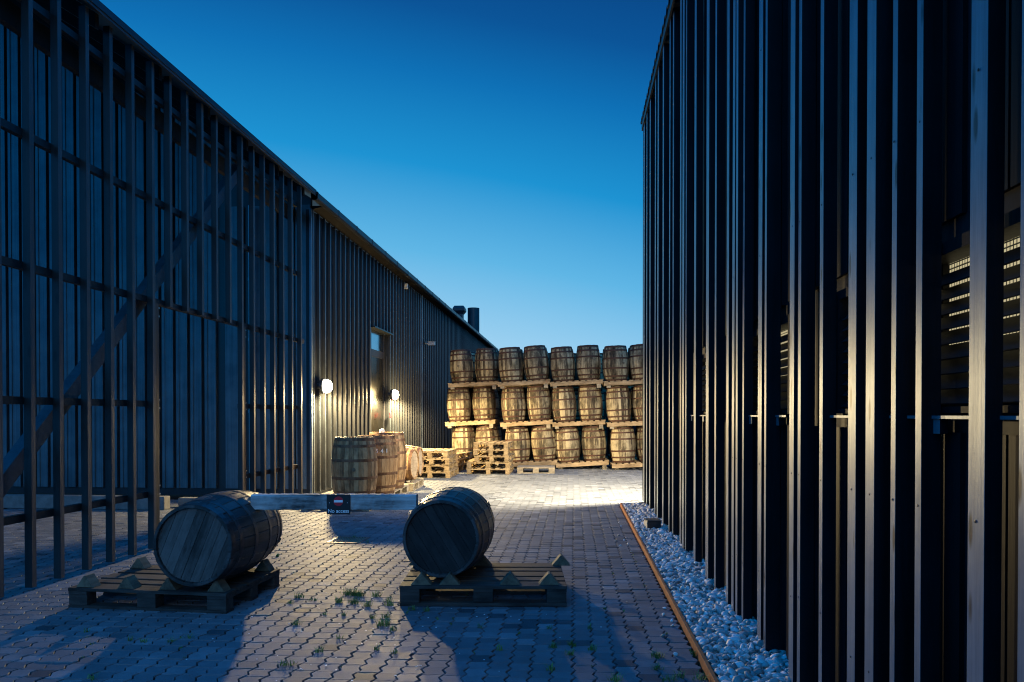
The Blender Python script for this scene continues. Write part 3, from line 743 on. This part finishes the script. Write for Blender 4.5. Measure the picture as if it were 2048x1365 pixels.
# ------------------------------------------------------------------ right building
XF = onz(1566, 1362).x
XB = XF+.11
rbd = empty('fin_clad_building', (XF, 5, 0), (0, 0, 0), 'black building with irregular vertical timber fins filling the right side', 'building')
inv3 = Matrix.Translation((-XF, -5, 0))
def rp(mb, name, mat, parent=None, **k):
    o = mb.build(name, mat, parent or rbd, **k)
    if not parent: o.matrix_parent_inverse = inv3.copy()
    return o
ZR = onx(1300, 190, XF).z+.02; YB0 = -1.5; YR = onx(1286, 600, XF).y
zs0, zs1 = 1.375, onx(1890, 492, XB).z
Z0 = 0.03
wins = [(1.0, onx(1686, 700, XB).y), (onx(1590, 700, XB).y, onx(1500, 700, XB).y), (onx(1425, 700, XB).y, onx(1395, 700, XB).y)]
w = MB()
w.box(XB, XB+.08, YB0, YR, -.02, zs0-.02); w.box(XB, XB+.08, YB0, YR, zs1, ZR-.05)
prev = YB0
for a, c in wins: w.box(XB, XB+.08, prev, a, zs0-.02, zs1); prev = c
w.box(XB, XB+.08, prev, YR, zs0-.02, zs1)
w.box(XB+.08, 9, YR-.1, YR, -.02, ZR-.05); w.box(9, 9.08, YB0, YR, -.02, ZR-.05); w.box(XB+.08, 9, YB0, YB0+.08, -.02, ZR-.05)
rp(w, 'wall', M['dark_wall'])
# shallow vertical boards on the wall behind the fins
bb = MB(); y = YB0+.1
while y < YR-.1:
    wdt = random.choice((.09, .14, .18, .24)); dp_ = random.choice((.006, .015, .03))
    if wdt > .1: bb.box(XB-dp_, XB-.0005, y, min(y+wdt-.012, YR-.02), -.02, zs0-.06); bb.box(XB-dp_, XB-.0005, y, min(y+wdt-.012, YR-.02), zs1+.07, ZR-.1)
    y += wdt
rp(bb, 'cover_boards', M['fin_side'])
def Z2P(z): return 1270+z*.38
strips = [(46, 52), (62, 66), (78, 83), (105, 110), (118, 124), (147, 153), (180, 185), (199, 205), (239, 246), (251, 260), (267, 273), (313, 323), (376, 390), (422, 430),
          (484, 496), (513, 525), (535, 545), (568, 577), (650, 670), (686, 696), (818, 842), (862, 878), (976, 994), (1126, 1168), (1221, 1268), (1352, 1378), (1484, 1517), (1762, 1850), (2030, 2200)]
rnf = random.Random(3)
for k, (a, c) in enumerate(strips):
    jx = rnf.choice((0, 0, .012, .02)) if k > 3 else 0
    ya = onx(Z2P(c), 300, XF+jx).y; yb = onx(Z2P(a), 300, XF+jx).y
    if yb-ya < .022: yb = ya+.028
    dpt = {27: .045, 26: .085, 24: .06}.get(k, rnf.choice((.07, .085, .1)))
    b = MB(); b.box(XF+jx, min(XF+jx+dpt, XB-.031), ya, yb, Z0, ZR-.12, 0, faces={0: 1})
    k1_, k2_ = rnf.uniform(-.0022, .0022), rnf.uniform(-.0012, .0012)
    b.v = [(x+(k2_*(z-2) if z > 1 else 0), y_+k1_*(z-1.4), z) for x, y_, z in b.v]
    rp(b, 'fin', [M['fin_side'], M['fin_lit_edge']], bevel=.0015)
    for zz in (.45+rnf.uniform(-.05, .05), 1.08, 2.3, 3.5, 4.7):
        nb = MB(); yc_ = (ya+yb)/2+k1_*(zz-1.4); nb.lathe([(.0045, 0), (.004, .0015), (.001, .002)], 8, mat=Matrix.Translation((XF+jx-.0005+(k2_*(zz-2) if zz > 9 else 0), yc_, zz)) @ Matrix.Rotation(-pi/2, 4, 'Y'))
        if k > 14: rp(nb, 'screw', M['hoop_dark'])
for y, wd in ((1.15, .05), (.75, .06), (.4, .04), (-.1, .05), (-.6, .06), (-1.1, .05)):
    b = MB(); b.box(XF, XF+.09, y, y+wd, Z0, ZR-.12, 0, faces={0: 1}); rp(b, 'fin', [M['fin_side'], M['fin_lit_edge']])
# windows with louvres
for wi, (a, c) in enumerate(wins):
    fr = MB(); fr.box(XB-.03, XB+.06, a+.001, a+.031, zs0, zs1-.001); fr.box(XB-.03, XB+.06, c-.031, c-.001, zs0, zs1-.001)
    fr.box(XB-.03, XB+.06, a+.031, c-.031, zs1-.04, zs1-.001); fr.box(XB-.03, XB+.06, a+.031, c-.031, zs0, zs0+.02)
    wo = rp(fr, 'louvre_window', M['fin_side'])
    sl = MB(); nz = int((zs1-zs0-.07)/.047)
    for k in range(nz):
        z = zs0+.03+k*.047; sl.prism([(XB-.018, z), (XB-.015, z-.003), (XB+.036, z+.047), (XB+.033, z+.050)], a+.032, c-.032)
    so_ = sl.build('slats', M['louvre'] if 'louvre' in M else M['cladding'], wo)
    if wi == 0:
        y = a+.5
        mm = MB()
        while y < c-.1: mm.box(XB+.04, XB+.06, y, y+.025, zs0+.021, zs1-.041); y += .5
        mm.build('mullion', M['fin_side'], wo)
    ms = MB(); ms.add([(XB+.075, a+.005, zs0+.075), (XB+.075, c-.005, zs0+.075), (XB+.075, c-.005, zs1-.005), (XB+.075, a+.005, zs1-.005)], [(0, 1, 2, 3)])
    ms.build('mesh_screen', M['mesh'], wo)
    sb = MB(); sb.box(XB-.06, XB-.031, a-.05, c+.05, zs0-.018, zs0-.008, 0, faces={0: 1}); rp(sb, 'sill', [M['fin_side'], M['fin_lit_edge']])
    y = a+.1
    while y < c: rp(MB().box(XB-.055, XB-.031, y, y+.06, zs0-.065, zs0-.019, 0, faces={0: 1}), 'sill_block', [M['fin_side'], M['fin_lit_edge']]); y += .61
# upper small louvre
ya = onx(1411, 100, XB).y; yb = onx(1404, 100, XB).y
zt_, zb_ = onx(1408, 38, XB).z, onx(1408, 150, XB).z
b = MB(); k = 0
z = zb_
while z < zt_: b.box(XB-.034, XB-.031, ya, yb, z, z+.018); z += .055
rp(b, 'vent_slots', M['rib_edge'])
# roof with corrugated edge
rf = MB(); XO = XF-.035
prev = None
y = YB0; pts = []
while y < YR+.12:
    for (t, h_) in ((0, 0), (.06, 0), (.09, .045), (.15, .045), (.18, 0)):
        pts.append((y+t, h_))
    y += .2
pts = [(a, c) for a, c in pts if a < YR+.12]
for i in range(len(pts)-1):
    (a, h0), (c, h1) = pts[i], pts[i+1]
    if c-a < .001: continue
    rf.add([(XO, a, ZR+h0), (XO, c, ZR+h1), (9.2, c, ZR+h1+1.2), (9.2, a, ZR+h0+1.2), (XO, a, ZR+h0-.012), (XO, c, ZR+h1-.012), (9.2, c, ZR+h1+1.188), (9.2, a, ZR+h0+1.188)],
           [(0, 1, 2, 3), (4, 7, 6, 5), (0, 4, 5, 1)])
rp(rf, 'roof', M['roof'])
fs_ = MB(); fs_.box(XF-.02, XF+.005, YB0, YR+.08, ZR-.115, ZR-.005); rp(fs_, 'fascia', M['gutter'])
cn = MB(); cn.box(XF-.001, XB+.1, YR+.001, YR+.03, Z0, ZR-.12); rp(cn, 'corner_board', M['fin_side'])
# lamp round the corner lighting the far yard
lr = empty('corner_lamp', (XF+.35, YR+.05, 2.9), (0, 0, 0), 'wall lamp on the hidden end wall of the fin-clad building that lights the far yard', 'lamp')
MB().box(-.12, .12, -.04, .10, 0, .12).build('housing', M['blackplastic'], lr, bevel=.01)
MB().box(-.10, .10, .0, .09, -.012, -.001).build('lens', M['lens'], lr)
ld = bpy.data.lights.new('corner_light', 'SPOT'); ld.energy = 4200; ld.color = (1, .84, .58); ld.spot_size = R(150); ld.spot_blend = .8; ld.shadow_soft_size = .1
lo_ = bpy.data.objects.new('corner_light', ld); col.objects.link(lo_); lo_.parent = lr; lo_.location = (-.05, .12, -.08); lo_.rotation_euler = (R(21), 0, R(12))

# ------------------------------------------------------------------ gravel bed
kb = MB(); k1 = onz(1240, 1012); KXo = KX
kb.box(KXo, KXo+.022, -.5, k1.y, -.05, .045); kb.box(KXo+.022, XF+.25, k1.y-.022, k1.y, -.05, .045)
ke = tag(kb.build('steel_edging', M['rust'], bevel=.002), 'rust-coloured steel edging between the paving and the pebble bed', 'edging')
ico = []
import bmesh as _b
def icosph(sub):
    bm_ = _b.new(); _b.ops.create_icosphere(bm_, subdivisions=sub, radius=1); v = [x.co.copy() for x in bm_.verts]; f = [[q.index for q in p.verts] for p in bm_.faces]; bm_.free(); return v, f
I1, I2 = icosph(2), icosph(2)
gv = []; gf = []; gt_ = []
rg = random.Random(5)
def stone(x, y, z, s, hi):
    v, f = I2; o = len(gv)
    sx_, sy_, sz_ = s*rg.uniform(.8, 1.35), s*rg.uniform(.7, 1.1), s*rg.uniform(.45, .75)
    rot = (Matrix.Rotation(rg.uniform(0, 6.28), 3, 'Z') @ Matrix.Rotation(rg.gauss(0, .4), 3, 'X') @ Matrix.Rotation(rg.gauss(0, .4), 3, 'Y'))
    ax = [Vector((rg.gauss(0, 1), rg.gauss(0, 1), rg.gauss(0, 1))).normalized() for _ in range(5)]; cut = [rg.uniform(.42, .85) for _ in range(5)]
    t = rg.random()
    for p in v:
        q = p.copy()
        for a, c in zip(ax, cut):
            dd_ = q.dot(a)
            if dd_ > c: q -= a*(dd_-c)*.96
        q = rot @ Vector((q.x*sx_, q.y*sy_, q.z*sz_)); gv.append((x+q.x, y+q.y, z+q.z)); gt_.append(t)
    gf.extend([tuple(i+o for i in p) for p in f])
y = 2.6
bedx0, bedx1 = KXo+.03, XB-.0
while y < k1.y-.03:
    s0 = .0245; x = bedx0+.01
    while x < bedx1-.01:
        for lay in (0, 1):
            s = s0*rg.choice((.45, .6, .75, .9, 1, 1.25, 1.55)); xx = min(max(x+rg.uniform(-.016, .016), bedx0+s*.7), bedx1-.01); yy = min(y+rg.uniform(-.02, .02), k1.y-.045)
            stone(xx, yy, .004+lay*.022+rg.uniform(0, .012)+.012*(x-bedx0), s, y < 5)
        x += s0*1.45
    y += s0*1.35
for _ in range(26):
    stone(KXo-abs(rg.gauss(0, .12))-.02, rg.uniform(3.4, 9.5), .006, rg.choice((.008, .012, .016)), 0)
me = bpy.data.meshes.new('pebbles'); me.from_pydata(gv, [], gf); me.materials.append(M['stone'])
a_ = me.attributes.new('tone', 'FLOAT', 'POINT'); a_.data.foreach_set('value', gt_)
me.polygons.foreach_set('use_smooth', [True]*len(gf)); me.update()
po = bpy.data.objects.new('pebbles', me); col.objects.link(po); tag(po, 'bed of pale rounded pebbles along the foot of the fin-clad building', 'pebbles', kind='stuff')
# box in the pebbles
p = onz(1306, 1064); r = empty('bait_box', (p.x+.0, p.y+.09, .035), (0, 0, R(6)), 'small black box with its lamp-lit end painted pale resting on the pebbles by the building', 'box')
MB().box(-.075, .085, -.09, .09, 0, .085).build('body', M['blackplastic'], r, bevel=.004)
MB().box(-.082, .092, -.097, .097, .0855, .098).build('lid', M['blackplastic'], r, bevel=.004)
b = MB(); b.box(-.0785, -.0755, -.085, .085, .005, .08); b.build('lit_end_plate', M['paleplastic'], r)  # pale plate stands in for lamplight on this end

fe = MB(); fe.box(-3.9, 6, 22.6, 22.7, -.02, 2.7)  # dark backdrop added so the gaps between barrels go black
x = -3.85
while x < 6: fe.box(x, x+.12, 22.575, 22.599, 0, 2.68); x += .15
tag(fe.build('board_backdrop', M['dark_wall']), 'dark board fence behind the barrel wall, added to darken the gaps between the barrels', 'backdrop')

# ------------------------------------------------------------------ world and light
wd = bpy.data.worlds.new('World'); sc.world = wd; wd.use_nodes = True
nt = wd.node_tree; g = NT(nt); bg = nt.nodes['Background']
tc = g.n('ShaderNodeTexCoord'); sp = g.n('ShaderNodeSeparateXYZ'); g.l(tc.outputs['Generated'], sp.inputs[0])
SKY_AZ = R(28)          # brightest part of the horizon, to the left of the alley
elev = g.math('MAXIMUM', sp.outputs[2], 0.0)
toward = g.math('ADD', g.math('MULTIPLY', sp.outputs[0], -sin(SKY_AZ)), g.math('MULTIPLY', sp.outputs[1], cos(SKY_AZ)))
# shifted elevation: the glow reaches higher on the bright side
e2 = g.math('ADD', elev, g.math('MULTIPLY', g.math('SUBTRACT', 1.0, toward), .47))
skyc = g.ramp(e2, [(0.0, (.48, .73, .90)), (.12, (.34, .64, .88)), (.25, (.11, .46, .78)), (.37, (.008, .285, .64)), (.49, (.0008, .158, .46)), (.57, (.0003, .086, .31)), (.68, (.0003, .046, .20)), (.82, (.001, .26, .95)), (1.0, (.001, .30, 1.15))])
back = g.math('MULTIPLY', g.math('MAXIMUM', g.math('MULTIPLY_ADD', toward, -1.6, -.1), 0.0), 1.0)
skyc = g.mix(back, skyc, (.004, .52, 1.4), 'MIX')
sky = g.n('ShaderNodeTexSky', sky_type='NISHITA'); sky.sun_disc = False; sky.sun_elevation = R(-2); sky.sun_rotation = -SKY_AZ
add = g.mix(.02, skyc, sky.outputs[0], 'ADD')
g.l(add, bg.inputs['Color']); bg.inputs['Strength'].default_value = 1.0
sd = bpy.data.lights.new('fill_sun', 'SUN'); sd.energy = .20; sd.angle = R(25); sd.color = (1, .86, .72)  # warm fill added from behind the camera, no sun is up
so2 = bpy.data.objects.new('fill_sun', sd); col.objects.link(so2); so2.rotation_euler = (R(66), 0, R(10))

sc.view_settings.view_transform = 'Standard'; sc.view_settings.look = 'None'; sc.view_settings.exposure = 0; sc.view_settings.gamma = 1
sc.render.engine = 'CYCLES'; sc.cycles.use_denoising = True; sc.cycles.max_bounces = 5; sc.cycles.diffuse_bounces = 2; sc.cycles.sample_clamp_indirect = 4
sc.cycles.use_light_tree = True; sc.cycles.filter_width = 1.1
